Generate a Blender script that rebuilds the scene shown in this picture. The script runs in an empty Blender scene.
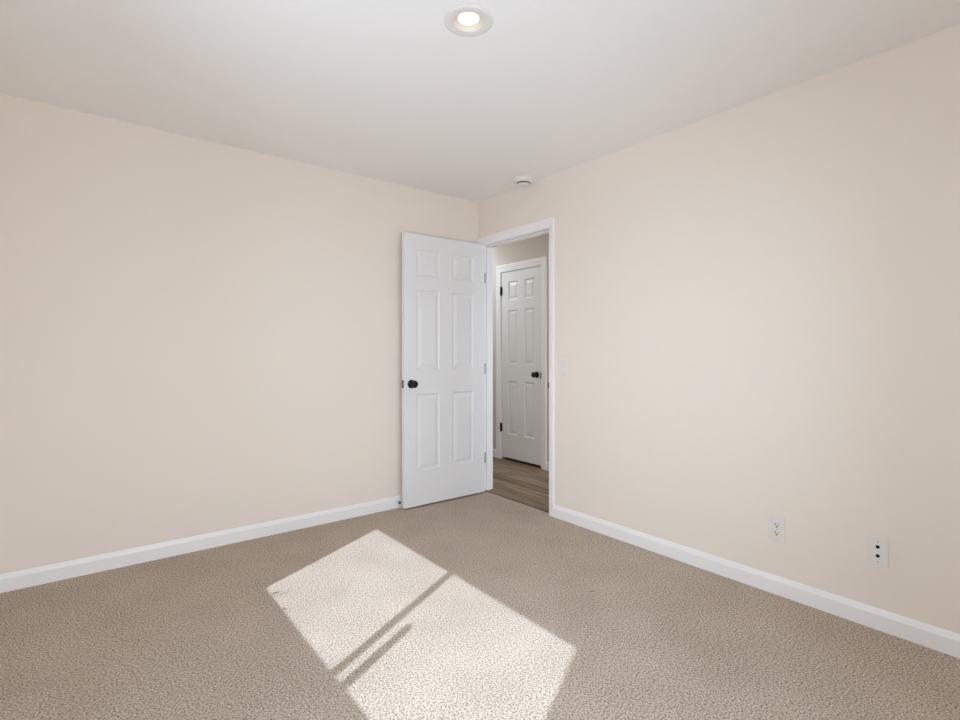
import bpy, bmesh, math
from mathutils import Vector

S = bpy.context.scene
COL = S.collection
PI = math.pi

# ------------------------------------------------------------------ camera, world, sun, exposure
H = 2.44                                     # ceiling height; the far corner of the room is the origin
cam_d = bpy.data.cameras.new('camera')
cam = bpy.data.objects.new('camera', cam_d)
COL.objects.link(cam)
cam.location = (-2.6697, -3.4149, 1.1775)
cam.rotation_euler = (PI / 2, 0, -0.66696)
cam_d.sensor_width = 36.0
cam_d.lens = 36.0 * 510.74 / 960
cam_d.shift_y = -8.45 / 960
cam_d.clip_start = 0.02
S.camera = cam

S.view_settings.view_transform = 'Standard'
S.view_settings.look = 'None'
S.view_settings.exposure = -0.12
S.view_settings.gamma = 1.0
S.view_settings.use_curve_mapping = False
S.cycles.use_denoising = True
S.cycles.max_bounces = 16
S.cycles.diffuse_bounces = 12

SKY = 6.1            # brightness of the day outside
SUN = 6.3
HALL = 9.0
world = bpy.data.worlds.new('daylight_sky')
S.world = world
world.use_nodes = True
bg = world.node_tree.nodes['Background']
# bright hazy sky above the horizon, darker ground below it
_N, _L = world.node_tree.nodes, world.node_tree.links
_tc = _N.new('ShaderNodeTexCoord')
_sp = _N.new('ShaderNodeSeparateXYZ')
_rp = _N.new('ShaderNodeValToRGB')
_mr = _N.new('ShaderNodeMapRange')
_mr.inputs['From Min'].default_value, _mr.inputs['From Max'].default_value = -1.0, 1.0
_rp.color_ramp.elements[0].position, _rp.color_ramp.elements[0].color = 0.47, (0.66, 0.76, 0.90, 1)
_rp.color_ramp.elements[1].position, _rp.color_ramp.elements[1].color = 0.53, (0.86, 1.00, 1.18, 1)
_L.new(_tc.outputs['Generated'], _sp.inputs[0])
_L.new(_sp.outputs['Z'], _mr.inputs['Value'])
_L.new(_mr.outputs['Result'], _rp.inputs['Fac'])
_L.new(_rp.outputs['Color'], bg.inputs['Color'])
bg.inputs['Strength'].default_value = SKY

SLOPE, DRIFT = 0.9877, 0.52                  # sun: fall and sideways drift per metre away from the window wall
sun_d = bpy.data.lights.new('sun', 'SUN')
sun_d.energy = SUN
sun_d.angle = math.radians(0.5)
sun_d.color = (0.85, 1.0, 1.20)
sun = bpy.data.objects.new('sun', sun_d)
COL.objects.link(sun)
sun.location = (-6, -5, 5)
sun.rotation_euler = Vector((1, DRIFT, -SLOPE)).to_track_quat('-Z', 'Y').to_euler()


def portal(name, loc, direction, sx, sy):
    d = bpy.data.lights.new(name, 'AREA')
    d.shape = 'RECTANGLE'
    d.size, d.size_y = sx, sy
    d.cycles.is_portal = True
    o = bpy.data.objects.new(name, d)
    COL.objects.link(o)
    o.location = loc
    o.rotation_euler = Vector(direction).to_track_quat('-Z', 'Z').to_euler()
    return o


XW, YW = -3.02, -3.72                        # the two walls behind the camera
W1 = (-3.16, -1.31, 1.065, 2.045)          # window in the near wall: y0 y1 z0 z1
W2 = (-2.92, -1.12, 0.12, 2.10)             # unseen window added to the rear wall for light: x0 x1 z0 z1
portal('portal_near', (XW - 0.14, (W1[0] + W1[1]) / 2, (W1[2] + W1[3]) / 2), (1, 0, 0), W1[1] - W1[0], W1[3] - W1[2])
portal('portal_hall', (0.55, -2.34, 1.4), (0, 1, 0), 0.6, 1.4)
portal('portal_rear', ((W2[0] + W2[1]) / 2, YW - 0.14, (W2[2] + W2[3]) / 2), (0, 1, 0), W2[1] - W2[0], W2[3] - W2[2])

# fill light added under the hallway ceiling; it has no fitting
hl = bpy.data.lights.new('hall_fill_light', 'AREA')
hl.shape = 'DISK'
hl.size = 0.16
hl.energy = HALL
hl.color = (0.85, 1.0, 1.15)
hlo = bpy.data.objects.new('hall_fill_light', hl)
COL.objects.link(hlo)
hlo.location = (0.52, 1.35, H - 0.012)


# ------------------------------------------------------------------ materials
def mat(name, color, rough=0.5, spec=0.5, metal=0.0):
    m = bpy.data.materials.new(name)
    m.use_nodes = True
    b = m.node_tree.nodes['Principled BSDF']
    b.inputs['Base Color'].default_value = (*color, 1)
    b.inputs['Roughness'].default_value = rough
    b.inputs['Specular IOR Level'].default_value = spec
    b.inputs['Metallic'].default_value = metal
    return m


def nodes_of(m):
    nt = m.node_tree
    return nt, nt.nodes, nt.links, nt.nodes['Principled BSDF']


def add_bump(m, scale, strength, dist, detail=2.0):
    nt, N, L, b = nodes_of(m)
    tc = N.new('ShaderNodeTexCoord')
    nz = N.new('ShaderNodeTexNoise')
    nz.inputs['Scale'].default_value = scale
    nz.inputs['Detail'].default_value = detail
    bp = N.new('ShaderNodeBump')
    bp.inputs['Strength'].default_value = strength
    bp.inputs['Distance'].default_value = dist
    L.new(tc.outputs['Object'], nz.inputs['Vector'])
    L.new(nz.outputs['Fac'], bp.inputs['Height'])
    L.new(bp.outputs['Normal'], b.inputs['Normal'])
    return m


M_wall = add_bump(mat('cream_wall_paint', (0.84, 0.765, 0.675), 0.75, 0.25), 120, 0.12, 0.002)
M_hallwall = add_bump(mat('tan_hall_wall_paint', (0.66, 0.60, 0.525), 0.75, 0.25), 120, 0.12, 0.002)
M_ceil = add_bump(mat('ceiling_paint', (0.90, 0.885, 0.865), 0.85, 0.2), 150, 0.10, 0.002)
M_trim = mat('white_trim_paint', (0.88, 0.872, 0.862), 0.38, 0.45)
M_door = add_bump(mat('white_door_paint', (0.80, 0.797, 0.79), 0.40, 0.45), 90, 0.03, 0.001)
M_plastic = mat('white_plastic', (0.79, 0.762, 0.722), 0.35, 0.5)
M_black = mat('black_metal', (0.005, 0.005, 0.005), 0.35, 0.35, 0.0)
M_hole = mat('dark_slot', (0.01, 0.01, 0.01), 0.8, 0.2)
M_nickel = mat('grey_metal', (0.30, 0.29, 0.28), 0.4, 0.5, 0.8)
M_screw = mat('painted_screw', (0.55, 0.54, 0.52), 0.4, 0.5)
M_lint = mat('brown_lint', (0.24, 0.185, 0.135), 0.95, 0.05)
M_edge = mat('brown_edge_strip', (0.16, 0.115, 0.08), 0.5, 0.3)
M_rubber = mat('dark_rubber', (0.03, 0.03, 0.03), 0.7, 0.3)
M_vinyl = mat('white_window_vinyl', (0.80, 0.80, 0.80), 0.4, 0.4)
M_baffle = mat('lamp_baffle', (0.86, 0.76, 0.62), 0.45, 0.4)
M_outside = mat('stucco', (0.6, 0.57, 0.52), 0.9, 0.2)


def carpet():
    m = mat('beige_carpet', (0.4, 0.32, 0.25), 1.0, 0.05)
    nt, N, L, b = nodes_of(m)
    tc = N.new('ShaderNodeTexCoord')
    n1 = N.new('ShaderNodeTexNoise')
    n1.inputs['Scale'].default_value = 140
    n1.inputs['Detail'].default_value = 3.0
    n1.inputs['Roughness'].default_value = 0.75
    vo = N.new('ShaderNodeTexVoronoi')
    vo.inputs['Scale'].default_value = 190
    n2 = N.new('ShaderNodeTexNoise')
    n2.inputs['Scale'].default_value = 3.5
    n2.inputs['Detail'].default_value = 3.0
    for n in (n1, vo, n2):
        L.new(tc.outputs['Object'], n.inputs['Vector'])
    r = N.new('ShaderNodeValToRGB')
    e = r.color_ramp.elements
    e[0].position, e[0].color = 0.375, (0.20, 0.150, 0.108, 1)
    e[1].position, e[1].color = 0.625, (0.72, 0.63, 0.54, 1)
    k = e.new(0.49)
    k.color = (0.485, 0.406, 0.332, 1)
    L.new(n1.outputs['Fac'], r.inputs['Fac'])
    r2 = N.new('ShaderNodeValToRGB')
    r2.color_ramp.elements[0].position, r2.color_ramp.elements[0].color = 0.3, (0.93, 0.92, 0.91, 1)
    r2.color_ramp.elements[1].position, r2.color_ramp.elements[1].color = 0.7, (1.05, 1.05, 1.05, 1)
    L.new(n2.outputs['Fac'], r2.inputs['Fac'])
    mx = N.new('ShaderNodeMixRGB')
    mx.blend_type = 'MULTIPLY'
    mx.inputs['Fac'].default_value = 1.0
    L.new(r.outputs['Color'], mx.inputs['Color1'])
    L.new(r2.outputs['Color'], mx.inputs['Color2'])
    L.new(mx.outputs['Color'], b.inputs['Base Color'])
    ad = N.new('ShaderNodeMath')
    ad.operation = 'SUBTRACT'
    L.new(n1.outputs['Fac'], ad.inputs[0])
    L.new(vo.outputs['Distance'], ad.inputs[1])
    bp = N.new('ShaderNodeBump')
    bp.inputs['Strength'].default_value = 0.5
    bp.inputs['Distance'].default_value = 0.006
    L.new(ad.outputs[0], bp.inputs['Height'])
    L.new(bp.outputs['Normal'], b.inputs['Normal'])
    return m


def wood_floor():
    m = mat('brown_plank_floor', (0.3, 0.2, 0.13), 0.5, 0.3)
    nt, N, L, b = nodes_of(m)
    tc = N.new('ShaderNodeTexCoord')
    mp = N.new('ShaderNodeMapping')
    mp.inputs['Rotation'].default_value = (0, 0, PI / 2)
    mp.inputs['Location'].default_value = (0.31, 0.02, 0)
    br = N.new('ShaderNodeTexBrick')
    br.offset = 0.37
    br.inputs['Color1'].default_value = (0.205, 0.138, 0.086, 1)
    br.inputs['Color2'].default_value = (0.345, 0.25, 0.17, 1)
    br.inputs['Mortar'].default_value = (0.07, 0.045, 0.03, 1)
    br.inputs['Scale'].default_value = 1.0
    br.inputs['Brick Width'].default_value = 1.2
    br.inputs['Row Height'].default_value = 0.127
    br.inputs['Mortar Size'].default_value = 0.002
    L.new(tc.outputs['Object'], mp.inputs['Vector'])
    L.new(mp.outputs['Vector'], br.inputs['Vector'])
    m2 = N.new('ShaderNodeMapping')
    m2.inputs['Scale'].default_value = (26, 2.2, 1)
    nz = N.new('ShaderNodeTexNoise')
    nz.inputs['Scale'].default_value = 1.0
    nz.inputs['Detail'].default_value = 5.0
    nz.inputs['Distortion'].default_value = 0.6
    L.new(tc.outputs['Object'], m2.inputs['Vector'])
    L.new(m2.outputs['Vector'], nz.inputs['Vector'])
    r = N.new('ShaderNodeValToRGB')
    r.color_ramp.elements[0].position, r.color_ramp.elements[0].color = 0.32, (0.55, 0.52, 0.49, 1)
    r.color_ramp.elements[1].position, r.color_ramp.elements[1].color = 0.62, (1.15, 1.15, 1.15, 1)
    L.new(nz.outputs['Fac'], r.inputs['Fac'])
    mx = N.new('ShaderNodeMixRGB')
    mx.blend_type = 'MULTIPLY'
    mx.inputs['Fac'].default_value = 1.0
    L.new(br.outputs['Color'], mx.inputs['Color1'])
    L.new(r.outputs['Color'], mx.inputs['Color2'])
    L.new(mx.outputs['Color'], b.inputs['Base Color'])
    return m


def glass(name, tint):
    m = bpy.data.materials.new(name)
    m.use_nodes = True
    nt = m.node_tree
    nt.nodes.remove(nt.nodes['Principled BSDF'])
    out = nt.nodes['Material Output']
    t = nt.nodes.new('ShaderNodeBsdfTransparent')
    t.inputs['Color'].default_value = (tint, tint, tint, 1)
    g = nt.nodes.new('ShaderNodeBsdfGlossy')
    g.inputs['Roughness'].default_value = 0.02
    f = nt.nodes.new('ShaderNodeFresnel')
    f.inputs['IOR'].default_value = 1.25
    x = nt.nodes.new('ShaderNodeMixShader')
    nt.links.new(f.outputs[0], x.inputs[0])
    nt.links.new(t.outputs[0], x.inputs[1])
    nt.links.new(g.outputs[0], x.inputs[2])
    nt.links.new(x.outputs[0], out.inputs['Surface'])
    return m


def glow(name, color, strength):
    m = mat(name, (0.9, 0.88, 0.84), 0.4, 0.3)
    b = m.node_tree.nodes['Principled BSDF']
    b.inputs['Emission Color'].default_value = (*color, 1)
    b.inputs['Emission Strength'].default_value = strength
    return m


M_carpet, M_wood, M_glass = carpet(), wood_floor(), glass('window_glass', 0.95)
M_tinted = glass('tinted_window_glass', 0.95)
M_lens = glow('lamp_lens', (1.0, 0.93, 0.80), 0.55)


# ------------------------------------------------------------------ mesh helpers
def box(bm, x0, x1, y0, y1, z0, z1):
    vs = [bm.verts.new(p) for p in ((x0, y0, z0), (x1, y0, z0), (x1, y1, z0), (x0, y1, z0),
                                    (x0, y0, z1), (x1, y0, z1), (x1, y1, z1), (x0, y1, z1))]
    for f in ((0, 3, 2, 1), (4, 5, 6, 7), (0, 1, 5, 4), (1, 2, 6, 5), (2, 3, 7, 6), (3, 0, 4, 7)):
        bm.faces.new([vs[i] for i in f])
    return vs


def obj(name, bm, m, parent=None, bevel=0.0, smooth=False, seg=2, mats=()):
    bmesh.ops.recalc_face_normals(bm, faces=bm.faces[:])
    me = bpy.data.meshes.new(name)
    bm.to_mesh(me)
    bm.free()
    if smooth:
        for p in me.polygons:
            p.use_smooth = True
    me.materials.append(m)
    for x in mats:
        me.materials.append(x)
    o = bpy.data.objects.new(name, me)
    COL.objects.link(o)
    if parent is not None:
        o.parent = parent
    if bevel:
        b = o.modifiers.new('bevel', 'BEVEL')
        b.width = bevel
        b.segments = seg
        b.limit_method = 'ANGLE'
        b.angle_limit = math.radians(40)
    return o


def boxes(name, m, lst, parent=None, bevel=0.0):
    bm = bmesh.new()
    for b in lst:
        box(bm, *b)
    return obj(name, bm, m, parent, bevel)


def sweep(bm, rings, closed=False):
    """rings: lists of points, all of one length; each ring is a closed section, ends capped."""
    vr = [[bm.verts.new(p) for p in r] for r in rings]
    n = len(vr[0])
    for a, b in zip(vr, vr[1:]):
        for i in range(n):
            j = (i + 1) % n
            bm.faces.new((a[i], a[j], b[j], b[i]))
    bm.faces.new(vr[0])
    bm.faces.new(list(reversed(vr[-1])))


def lathe(bm, prof, seg=32, axis='z', center=(0, 0, 0), sign=1.0):
    """prof: (radius, height) pairs turned about an axis through center."""
    cx, cy, cz = center

    def P(r, h, a):
        u, v, w = r * math.cos(a), r * math.sin(a), h * sign
        if axis == 'z':
            return (cx + u, cy + v, cz + w)
        if axis == 'x':
            return (cx + w, cy + u, cz + v)
        return (cx + u, cy + w, cz + v)
    prev = None
    for r, h in prof:
        if r < 1e-6:
            cur = [bm.verts.new(P(0, h, 0))]
        else:
            cur = [bm.verts.new(P(r, h, 2 * PI * i / seg)) for i in range(seg)]
        if prev is not None:
            if len(cur) == 1 and len(prev) > 1:
                for i in range(seg):
                    bm.faces.new((prev[i], prev[(i + 1) % seg], cur[0]))
            elif len(prev) == 1 and len(cur) > 1:
                for i in range(seg):
                    bm.faces.new((prev[0], cur[(i + 1) % seg], cur[i]))
            else:
                for i in range(seg):
                    j = (i + 1) % seg
                    bm.faces.new((prev[i], prev[j], cur[j], cur[i]))
        prev = cur


def tag(o, label=None, cat=None, group=None, kind=None):
    if label:
        o['label'] = label
    if cat:
        o['category'] = cat
    if group:
        o['group'] = group
    if kind:
        o['kind'] = kind
    return o


def struct(o, label, cat):
    return tag(o, label, cat, None, 'structure')


def empty(name, loc=(0, 0, 0), rz=0.0):
    o = bpy.data.objects.new(name, None)
    o.empty_display_size = 0.1
    COL.objects.link(o)
    o.location = loc
    o.rotation_euler = (0, 0, rz)
    return o


# ------------------------------------------------------------------ the setting
T = 0.115                                    # wall thickness
DY0, DY1, DZ = -0.832, -0.055, 2.066         # clear opening of the doorway in the right wall
HX = 0.97                                     # hallway wall facing the doorway
KY0, KY1, KZ = 0.214, 0.834, 2.040           # clear opening of the closet doorway across the hall

struct(boxes('floor', M_carpet, [(XW - 0.12, 0.034, YW - 0.12, T, -0.10, 0.0)]),
       'beige speckled carpet covering the bedroom floor', 'floor')
struct(boxes('floor_hall', M_wood, [(0.034, HX + 0.7, -2.2, 2.2, -0.10, 0.006)]),
       'brown wood plank floor of the hallway beyond the doorway', 'floor')

LC = (-1.495, -1.852)                        # recessed light centre
SEGC = 48


def ceiling():
    bm = bmesh.new()
    x0, x1, y0, y1 = XW - 0.12, T, YW - 0.12, T
    for z in (H, H + 0.10):
        oc = [bm.verts.new(p) for p in ((x0, y0, z), (x1, y0, z), (x1, y1, z), (x0, y1, z))]
        ic = [bm.verts.new((LC[0] + 0.066 * math.cos(2 * PI * i / SEGC), LC[1] + 0.066 * math.sin(2 * PI * i / SEGC), z)) for i in range(SEGC)]
        ed = [bm.edges.new((oc[i], oc[(i + 1) % 4])) for i in range(4)]
        ed += [bm.edges.new((ic[i], ic[(i + 1) % SEGC])) for i in range(SEGC)]
        bmesh.ops.triangle_fill(bm, edges=ed, use_beauty=True)
        if z == H:
            lo = (oc, ic)
        else:
            hi = (oc, ic)
    for k, n in ((0, 4), (1, SEGC)):
        for i in range(n):
            j = (i + 1) % n
            bm.faces.new((lo[k][i], lo[k][j], hi[k][j], hi[k][i]))
    return obj('ceiling', bm, M_ceil)


struct(ceiling(), 'flat white painted bedroom ceiling', 'ceiling')
struct(boxes('ceiling_hall', M_ceil, [(T, HX + 0.7, -2.2, 2.2, H, H + 0.1)]), 'white hallway ceiling beyond the doorway', 'ceiling')

struct(boxes('wall_left', M_wall, [(XW - 0.12, 0.0, 0.0, T, 0.0, H)]), 'cream painted wall behind the open white door', 'wall')
struct(boxes('wall_right', M_wall, [
    (0.0, T, YW - 0.12, DY0 - 0.013, 0.0, H),
    (0.0, T, DY0 - 0.013, DY1 + 0.013, DZ + 0.013, H),
    (0.0, T, DY1 + 0.013, 2.2, 0.0, H)]), 'cream painted wall with the doorway and outlets', 'wall')
y0, y1, z0, z1 = W1
struct(boxes('wall_near', M_wall, [
    (XW - 0.12, XW, YW - 0.12, y0, 0.0, H), (XW - 0.12, XW, y1, 0.0, 0.0, H),
    (XW - 0.12, XW, y0, y1, 0.0, z0), (XW - 0.12, XW, y0, y1, z1, H)]), 'cream painted wall with the wide window', 'wall')
x0, x1, z0, z1 = W2
struct(boxes('wall_rear', M_wall, [
    (XW, x0, YW - 0.12, YW, 0.0, H), (x1, 0.0, YW - 0.12, YW, 0.0, H),
    (x0, x1, YW - 0.12, YW, 0.0, z0), (x0, x1, YW - 0.12, YW, z1, H)]), 'cream painted wall with the added tall window', 'wall')
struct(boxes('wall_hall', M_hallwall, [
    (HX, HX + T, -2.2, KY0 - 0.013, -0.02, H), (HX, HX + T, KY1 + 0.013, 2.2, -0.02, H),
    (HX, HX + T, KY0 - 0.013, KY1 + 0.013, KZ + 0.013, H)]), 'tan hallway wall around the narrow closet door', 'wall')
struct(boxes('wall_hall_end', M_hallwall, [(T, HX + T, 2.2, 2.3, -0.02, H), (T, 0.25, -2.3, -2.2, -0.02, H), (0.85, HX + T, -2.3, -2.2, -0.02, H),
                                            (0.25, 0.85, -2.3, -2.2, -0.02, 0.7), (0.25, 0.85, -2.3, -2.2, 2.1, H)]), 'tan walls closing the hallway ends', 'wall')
struct(boxes('wall_closet', M_hallwall, [(HX + 0.6, HX + 0.7, -0.2, 1.2, -0.02, H), (HX + T, HX + 0.6, -0.2, -0.1, -0.02, H), (HX + T, HX + 0.6, 1.1, 1.2, -0.02, H)]),
       'dark inside of the closet behind the narrow door', 'wall')


# baseboards -------------------------------------------------------
def base_profile():
    return [(0, 0), (0.0135, 0), (0.0135, 0.064), (0.0115, 0.070), (0.0060, 0.084), (0.0035, 0.088), (0, 0.088)]


def baseboard(name, p0, p1, n, label, z=0.0):
    """from p0 to p1 along a wall; n points into the room."""
    bm = bmesh.new()
    rings = [[(p[0] + n[0] * t, p[1] + n[1] * t, z + h) for t, h in base_profile()] for p in (p0, p1)]
    sweep(bm, rings)
    return struct(obj(name, bm, M_trim), label, 'baseboard')


baseboard('baseboard_left', (XW, 0), (0, 0), (0, -1), 'white baseboard along the wall behind the open door')
baseboard('baseboard_right', (0, DY0 - 0.052), (0, YW), (-1, 0), 'white baseboard running under the two outlets')
baseboard('baseboard_near', (XW, YW), (XW, 0), (1, 0), 'white baseboard under the wide window')
baseboard('baseboard_rear', (0, YW), (XW, YW), (0, 1), 'white baseboard under the added tall window')
baseboard('baseboard_hall', (HX, KY1 + 0.072), (HX, 2.2), (-1, 0), 'white hallway baseboard left of the closet door', 0.006)
baseboard('baseboard_hall.001', (HX, -2.2), (HX, KY0 - 0.072), (-1, 0), 'white hallway baseboard right of the closet door', 0.006)


# door casings and jambs --------------------------------------------
def casing(name, xf, ya, yb, zt, w_side, w_top, label, zb=0.0):
    """architrave round an opening on a wall face at x = xf, standing out towards -x."""
    prof = [(0, 0), (0, 0.008), (0.10, 0.0105), (0.48, 0.012), (0.72, 0.0165), (0.93, 0.0165), (1.0, 0.013), (1.0, 0)]
    rv, rt = 0.004, 0.0
    st = []
    for k in range(4):
        ring = []
        for w, t in prof:
            s, u = rv + w * w_side, rt + w * w_top
            yy = (ya - s) if k in (0, 1) else (yb + s)
            zz = zb if k in (0, 3) else zt + u
            ring.append((xf - t, yy, zz))
        st.append(ring)
    bm = bmesh.new()
    sweep(bm, st)
    return struct(obj(name, bm, M_trim), label, 'door trim')


casing('trim_1', 0.0, DY0, DY1, DZ, 0.047, 0.070, 'white casing around the open doorway in the right wall')
jamb = boxes('trim_2', M_trim, [
    (0.0, T, DY0 - 0.013, DY0, 0.0, DZ + 0.013), (0.0, T, DY1, DY1 + 0.013, 0.0, DZ + 0.013),
    (0.0, T, DY0, DY1, DZ, DZ + 0.013),
    (0.040, 0.078, DY0, DY0 + 0.011, 0.0, DZ), (0.040, 0.078, DY1 - 0.011, DY1, 0.0, DZ),
    (0.040, 0.078, DY0 + 0.011, DY1 - 0.011, DZ - 0.011, DZ)], bevel=0.001)
struct(jamb, 'white door jamb lining the open doorway', 'door frame')
sp = boxes('strike_plate', M_black, [(-0.0015, 0.030, DY0, DY0 + 0.002, 0.905, 0.967), (-0.0125, -0.0005, DY0 - 0.0045, DY0 + 0.0015, 0.918, 0.954)], jamb, 0.0006)
tag(sp, 'black metal strike plate')

casing('trim_3', HX, KY0, KY1, KZ, 0.066, 0.080, 'white casing around the narrow closet door in the hallway', 0.006)
kj = boxes('trim_4', M_trim, [
    (HX, HX + T, KY0 - 0.013, KY0, 0.006, KZ + 0.013), (HX, HX + T, KY1, KY1 + 0.013, 0.006, KZ + 0.013),
    (HX, HX + T, KY0, KY1, KZ, KZ + 0.013),
    (HX + 0.040, HX + 0.075, KY0, KY0 + 0.010, 0.006, KZ), (HX + 0.040, HX + 0.075, KY1 - 0.010, KY1, 0.006, KZ),
    (HX + 0.040, HX + 0.075, KY0, KY1, KZ - 0.010, KZ)])
struct(kj, 'white jamb of the narrow closet door', 'door frame')
tag(boxes('strike_plate', M_black, [(HX - 0.0150, HX + 0.004, KY0 - 0.003, KY0 + 0.002, 0.908, 0.972)], kj, 0.0006), 'black metal strike plate')

# carpet edge at the doorway
struct(boxes('trim_5', M_edge, [(0.028, 0.036, DY0, DY1, -0.01, 0.0064)]), 'thin brown edge strip between carpet and plank floor', 'threshold')


# doors ---------------------------------------------------------------
def panel_slab(name, w, h, t, xs, zs, m, parent=None):
    """six panel slab: local x across the width, y through the thickness (both faces moulded), z up."""
    bm = bmesh.new()
    rings = [(0.0, 0.0), (0.006, 0.0070), (0.011, 0.0095), (0.018, 0.0095), (0.044, 0.0022), (0.050, 0.0022)]
    cache = {}

    def V(x, y, z):
        k = (round(x, 5), round(y, 5), round(z, 5))
        if k not in cache:
            cache[k] = bm.verts.new((x, y, z))
        return cache[k]
    for yf, s in ((0.0, 1), (t, -1)):
        for i in range(len(xs) - 1):
            for j in range(len(zs) - 1):
                a, b, c, d = xs[i], xs[i + 1], zs[j], zs[j + 1]
                if i in (1, 3) and j in (1, 3, 5):
                    pr = None
                    for ins, dep in rings:
                        y = yf + s * dep
                        q = [V(a + ins, y, c + ins), V(b - ins, y, c + ins), V(b - ins, y, d - ins), V(a + ins, y, d - ins)]
                        if pr:
                            for k in range(4):
                                bm.faces.new((pr[k], pr[(k + 1) % 4], q[(k + 1) % 4], q[k]))
                        pr = q
                    bm.faces.new(pr)
                else:
                    bm.faces.new((V(a, yf, c), V(b, yf, c), V(b, yf, d), V(a, yf, d)))
    for i in range(len(xs) - 1):
        for z in (zs[0], zs[-1]):
            bm.faces.new((V(xs[i], 0, z), V(xs[i + 1], 0, z), V(xs[i + 1], t, z), V(xs[i], t, z)))
    for j in range(len(zs) - 1):
        for x in (xs[0], xs[-1]):
            bm.faces.new((V(x, 0, zs[j]), V(x, 0, zs[j + 1]), V(x, t, zs[j + 1]), V(x, t, zs[j])))
    return obj(name, bm, m, parent)


def knob_set(parent, x, y, z, sign):
    """round knob on a rose, standing out along local y."""
    bm = bmesh.new()
    lathe(bm, [(0.012, 0.004), (0.0105, 0.020), (0.013, 0.028), (0.022, 0.034), (0.0275, 0.043), (0.0275, 0.051),
               (0.024, 0.058), (0.016, 0.062), (0, 0.063)], 32, 'y', (x, y, z), sign)
    k = obj('door_knob', bm, M_black, parent, smooth=True)
    tag(k, 'black round door knob')
    bm = bmesh.new()
    lathe(bm, [(0.0, 0.0), (0.032, 0.0), (0.032, 0.004), (0.029, 0.0075), (0.013, 0.009), (0.0, 0.009)], 32, 'y', (x, y, z), sign)
    obj('rose', bm, M_black, k, smooth=True)
    return k


# room door, swung open against the left wall; local x runs from the hinge to the free edge, local y faces the camera
DW, DH, DT = 0.762, 2.050, 0.035
zs = [0, 0.263, 0.842, 1.028, 1.631, 1.733, 1.940, DH]
xs = [0, 0.115, 0.325, 0.445, 0.655, DW]
door1 = panel_slab('door_1', DW, DH, DT, xs, zs, M_door)
door1.rotation_euler = (0, 0, PI)
door1.location = (-0.0105, -0.0975 + DT, 0.013)
struct(door1, 'white six-panel door with black knob standing open against the left wall', 'door')
kx, kz = DW - 0.061, 0.922
knob_set(door1, kx, DT, kz, 1)
knob_set(door1, kx, 0.0, kz, -1)
lp = boxes('latch_plate', M_black, [(DW - 0.001, DW + 0.0012, 0.005, 0.030, kz - 0.029, kz + 0.029)], door1, 0.0004)
tag(lp, 'black metal latch plate on the door edge')
bm = bmesh.new()
box(bm, DW + 0.001, DW + 0.010, 0.0095, 0.0255, kz - 0.008, kz + 0.008)
tag(obj('latch_bolt', bm, M_nickel, lp, 0.002), 'metal latch bolt')
for hz in (0.27, 1.02, 1.785):
    hb = bmesh.new()
    lathe(hb, [(0, -0.048), (0.0055, -0.045), (0.0055, 0.045), (0, 0.048)], 16, 'z', (-0.0125, 0.0035, hz))
    box(hb, -0.0030, 0.0005, 0.004, 0.032, hz - 0.0445, hz + 0.0445)
    tag(obj('hinge', hb, M_nickel, door1), 'metal butt hinge')
for hz in (0.283, 1.033, 1.798):
    tag(boxes('hinge_leaf', M_nickel, [(0.001, 0.034, DY1 - 0.0012, DY1 + 0.001, hz - 0.0445, hz + 0.0445)], jamb), 'metal hinge leaf')

# closet door across the hallway, shut
CW = 0.612
cxs = [0, 0.108, 0.256, 0.362, 0.512, CW]
czs = [0, 0.255, 0.828, 1.008, 1.589, 1.695, 1.895, 2.002]
door2 = panel_slab('door_2', CW, 2.002, DT, cxs, czs, M_door)
door2.rotation_euler = (0, 0, -PI / 2)        # local x runs towards -y, local -y towards -x
door2.location = (HX + 0.004, KY1 - 0.004, 0.034)
struct(door2, 'narrow white six-panel closet door with black knob, shut, across the hallway', 'door')
knob_set(door2, CW - 0.066, 0.0, 0.910, -1)
for hz in (0.318, 1.803):
    hb = bmesh.new()
    lathe(hb, [(0, -0.050), (0.004, -0.049), (0.0075, -0.045), (0.0075, 0.045), (0.004, 0.049), (0, 0.050)], 16, 'z', (-0.002, -0.0125, hz))
    box(hb, -0.0035, 0.012, -0.0060, 0.0005, hz - 0.0445, hz + 0.0445)
    tag(obj('hinge', hb, M_black, door2), 'black butt hinge')


# windows behind the camera; the rear one is added for light ------------------------------------------
def ring_boxes(a0, a1, z0, z1, wl, wr, wb, wt, d0, d1, along):
    o = [(a0, a0 + wl, z0, z1), (a1 - wr, a1, z0, z1), (a0 + wl, a1 - wr, z0, z0 + wb), (a0 + wl, a1 - wr, z1 - wt, z1)]
    return [(d0, d1, p, q, r, s) if along == 'y' else (p, q, d0, d1, r, s) for p, q, r, s in o]


y0, y1, z0, z1 = W1
GY0, GY1, GZ0, GZ1 = -3.113, -1.358, 1.140, 2.00      # clear daylight of the window
win = boxes('window_1', M_vinyl, ring_boxes(y0, y1, z0, z1, GY0 - y0, y1 - GY1, GZ0 - z0, z1 - GZ1, XW - 0.12, XW - 0.07, 'y'))
struct(win, 'wide white slider window that lets the sun in', 'window')
boxes('mullion', M_vinyl, [(XW - 0.108, XW - 0.086, -2.2465, -2.2105, GZ0, GZ1)], win)
bm = bmesh.new()
hb = -2.308
rng = [(hb + 0.021 * math.cos(a), 1.512 + 0.021 * math.sin(a)) for a in [PI * i / 12 for i in range(13)]]
out = [(hb + 0.021, GZ0)] + rng + [(hb - 0.021, GZ0)]
sweep(bm, [[(x, p, q) for p, q in out] for x in (XW - 0.082, XW - 0.070)])
obj('pull_handle', bm, M_vinyl, win)
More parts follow.
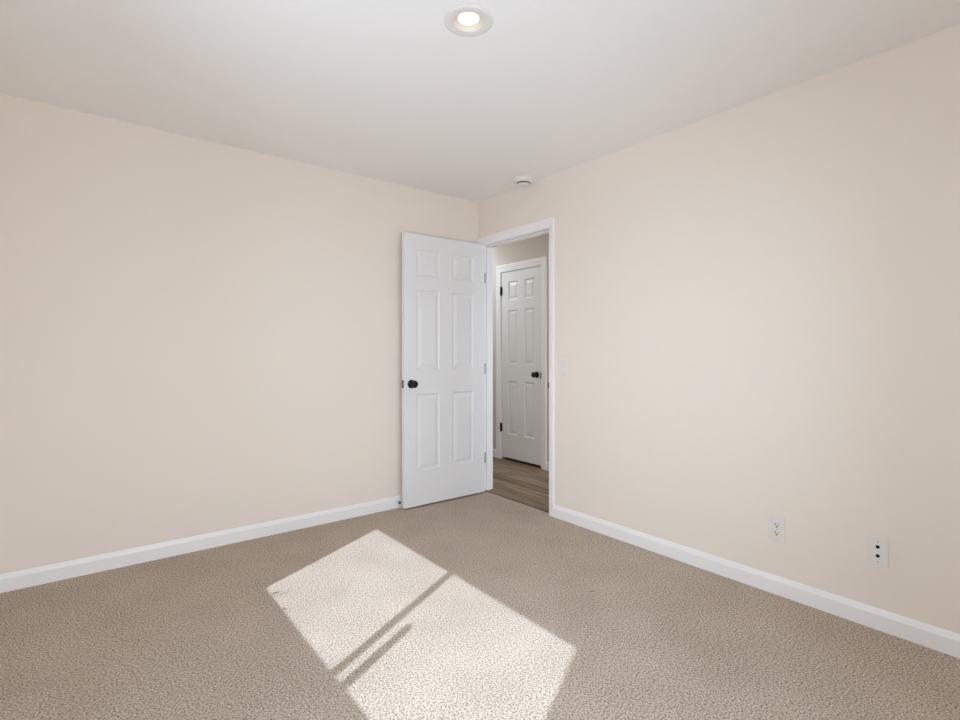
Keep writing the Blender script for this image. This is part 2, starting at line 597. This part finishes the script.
boxes('glass_pane', M_tinted, [(XW - 0.099, XW - 0.095, GY0, -2.2465, GZ0, GZ1), (XW - 0.099, XW - 0.095, -2.2105, GY1, GZ0, GZ1)], win)

x0, x1, z0, z1 = W2
win2 = boxes('fill_window', M_vinyl, ring_boxes(x0, x1, z0, z1, 0.05, 0.05, 0.05, 0.05, YW - 0.12, YW - 0.07, 'x'))  # unseen window, added and sized to even out the room light
struct(win2, 'unseen tall white window added in the rear wall to light the room', 'window')
boxes('mullion', M_vinyl, [(-2.02, -1.98, YW - 0.11, YW - 0.08, z0 + 0.05, z1 - 0.05)], win2)
boxes('glass_pane', M_glass, [(x0 + 0.05, -2.02, YW - 0.099, YW - 0.095, z0 + 0.05, z1 - 0.05), (-1.98, x1 - 0.05, YW - 0.099, YW - 0.095, z0 + 0.05, z1 - 0.05)], win2)

# ------------------------------------------------------------------ objects
# recessed ceiling light
lamp = empty('recessed_light', (LC[0], LC[1], H))
tag(lamp, 'round recessed downlight glowing warm in the white ceiling', 'ceiling light')
bm = bmesh.new()
lathe(bm, [(0.0575, 0.004), (0.0575, -0.0010), (0.060, -0.0020), (0.080, -0.0030), (0.090, -0.0022), (0.0935, 0.0), (0.0655, 0.0), (0.0655, 0.004), (0.0575, 0.004)], 64)
obj('trim_ring', bm, M_plastic, lamp, smooth=True)
bm = bmesh.new()
lathe(bm, [(0.0585, 0.0005), (0.0410, 0.0120), (0.0420, 0.0150), (0.0640, 0.0030), (0.0640, 0.0005), (0.0585, 0.0005)], 64)
tag(obj('baffle', bm, M_baffle, lamp, smooth=False), 'cream reflector inside the ring')
bm = bmesh.new()
lathe(bm, [(0, 0.0105), (0.030, 0.0112), (0.0415, 0.0125), (0.0415, 0.020), (0, 0.020)], 48)
tag(obj('lens', bm, M_lens, lamp, smooth=False), 'bright glowing lens')
ld = bpy.data.lights.new('lamp_light', 'SPOT')
ld.energy = 12
ld.color = (1.0, 0.96, 0.90)
ld.spot_size = math.radians(172)
ld.spot_blend = 1.0
ld.shadow_soft_size = 0.03
lo = bpy.data.objects.new('lamp_light', ld)
COL.objects.link(lo)
lo.location = (LC[0], LC[1], H - 0.045)

# smoke detector
sd = empty('smoke_detector', (-0.110, -0.678, H))
tag(sd, 'small round white smoke detector on the ceiling above the doorway', 'smoke detector')
bm = bmesh.new()
lathe(bm, [(0, 0), (0.073, 0), (0.073, -0.010), (0.070, -0.022), (0.058, -0.032), (0.0, -0.032)], 48)
obj('base', bm, M_plastic, sd, smooth=False)
bm = bmesh.new()
lathe(bm, [(0, -0.032), (0.047, -0.032), (0.047, -0.0395), (0, -0.0395)], 48)
tag(obj('vent_slot', bm, M_hole, sd), 'dark vent slot')
bm = bmesh.new()
lathe(bm, [(0, -0.0395), (0.046, -0.0395), (0.047, -0.043), (0.043, -0.049), (0.034, -0.052), (0, -0.053)], 48)
obj('cover', bm, M_plastic, sd)


# wall plates on the right wall (face x = 0, standing out to -x)
def rounded_plate(name, parent, w, h, t, m):
    bm = bmesh.new()
    box(bm, -t, 0.0, -w / 2, w / 2, -h / 2, h / 2)
    return obj(name, bm, m, parent, 0.0014, seg=2)


def screw(parent, z, r=0.0033):
    bm = bmesh.new()
    lathe(bm, [(0, 0.0), (r, 0.0), (r, 0.0008), (r * 0.6, 0.0014), (0, 0.0015)], 16, 'x', (-0.0063, 0, z), -1)
    s = obj('screw', bm, M_screw, parent)
    boxes('slot', M_hole, [(-0.0081, -0.0076, -r * 0.8, r * 0.8, z - 0.0004, z + 0.0004)], s)
    return s


PW, PH, PT = 0.071, 0.116, 0.0065
# light switch
sw = empty('light_switch', (0, -0.970, 1.065))
tag(sw, 'white rocker light switch on the wall right of the doorway', 'light switch')
rounded_plate('cover_plate', sw, PW, PH, PT, M_plastic)
bm = bmesh.new()
pr = [(-0.0058, -0.0335), (-0.0125, -0.0335), (-0.0070, 0.0), (-0.0076, 0.0335), (-0.0058, 0.0335)]
sweep(bm, [[(x, y, z) for x, z in pr] for y in (-0.0165, 0.0165)])
obj('rocker', bm, M_plastic, sw)
for z in (-0.048, 0.048):
    screw(sw, z)

# duplex power outlet
ou = empty('power_outlet', (0, -2.359, 0.316))
tag(ou, 'white power outlet with two three-hole sockets low on the right wall', 'outlet')
rounded_plate('cover_plate', ou, PW, PH, PT, M_plastic)
for z in (-0.0195, 0.0195):
    bm = bmesh.new()
    pts = []
    for i in range(40):
        a = 2 * PI * i / 40
        pts.append((max(-0.0172, min(0.0172, 0.0185 * math.cos(a))), z + max(-0.0142, min(0.0142, 0.0185 * math.sin(a)))))
    sweep(bm, [[(x, p, q) for p, q in pts] for x in (-0.0058, -0.0083)])
    s = obj('socket', bm, M_plastic, ou)
    tag(boxes('slot', M_hole, [(-0.0086, -0.0080, -0.0082, -0.0050, z + 0.0002, z + 0.0090)], s), 'dark plug slot')
    tag(boxes('slot', M_hole, [(-0.0086, -0.0080, 0.0048, 0.0084, z - 0.0010, z + 0.0095)], s), 'dark plug slot')
    bm = bmesh.new()
    lathe(bm, [(0, 0), (0.0036, 0), (0.0036, 0.0006), (0, 0.0006)], 16, 'x', (-0.0080, 0, z - 0.0070), -1)
    tag(obj('ground_hole', bm, M_hole, s), 'dark ground hole')
screw(ou, 0.0, 0.0026)

# jack plate
jp = empty('jack_plate', (0, -2.757, 0.329))
tag(jp, 'white wall plate with two small black jacks, nearest the camera', 'wall plate')
rounded_plate('cover_plate', jp, PW, PH, PT, M_plastic)
for z in (-0.0175, 0.0205):
    bm = bmesh.new()
    lathe(bm, [(0, 0), (0.0072, 0), (0.0072, 0.0015), (0.0058, 0.0022), (0, 0.0022)], 24, 'x', (-0.0058, 0, z), -1)
    tag(obj('jack', bm, M_hole, jp), 'black jack socket')
for z in (-0.042, 0.042):
    screw(jp, z)

# door stop on the left baseboard
ds = empty('door_stop', (-0.785, -0.0125, 0.050))
tag(ds, 'small door stop with dark tip on the baseboard behind the open door', 'door stop')
bm = bmesh.new()
lathe(bm, [(0, 0.0), (0.011, 0.0), (0.011, 0.002), (0.006, 0.005), (0.004, 0.007), (0.004, 0.034), (0, 0.034)], 24, 'y', (0, 0, 0), -1)
obj('rod', bm, M_plastic, ds)
bm = bmesh.new()
lathe(bm, [(0, 0.031), (0.0075, 0.031), (0.0085, 0.035), (0.0085, 0.043), (0.006, 0.046), (0, 0.046)], 24, 'y', (0, 0, 0), -1)
tag(obj('bumper', bm, M_rubber, ds), 'dark rubber bumper')

# bits of lint on the carpet
def lint(p0, p1, w, label):
    bm = bmesh.new()
    d = Vector((p1[0] - p0[0], p1[1] - p0[1], 0))
    n = Vector((-d.y, d.x, 0)).normalized()
    rings = []
    for i in range(7):
        t = i / 6
        c = Vector((p0[0], p0[1], 0)) + d * t + n * (w * 0.5 * math.sin(PI * t * 1.5))
        ww = w * (0.25 + 0.75 * math.sin(PI * min(max(t, 0.08), 0.92)))
        rings.append([tuple(c + n * (ww / 2 * math.cos(a)) + Vector((0, 0, 0.0015 + ww * 0.35 * (1 + math.sin(a))))) for a in [2 * PI * k / 6 for k in range(6)]])
    sweep(bm, rings)
    return tag(obj('carpet_lint', bm, M_lint, smooth=True), label, 'lint', 'bits of dark lint on the carpet')


lint((-1.937, -0.852), (-1.893, -0.842), 0.0075, 'dark strand on the carpet at the left corner of the sun patch')
lint((-1.934, -0.881), (-1.842, -0.873), 0.0030, 'long thin pale-brown strand just inside the left corner of the sun patch')
lint((-1.941, -1.027), (-1.918, -1.038), 0.0085, 'short brown fleck on the left edge of the sun patch')
lint((-0.700, -1.784), (-0.680, -1.797), 0.0055, 'tiny dark fleck on the shaded carpet right of the sun patch')
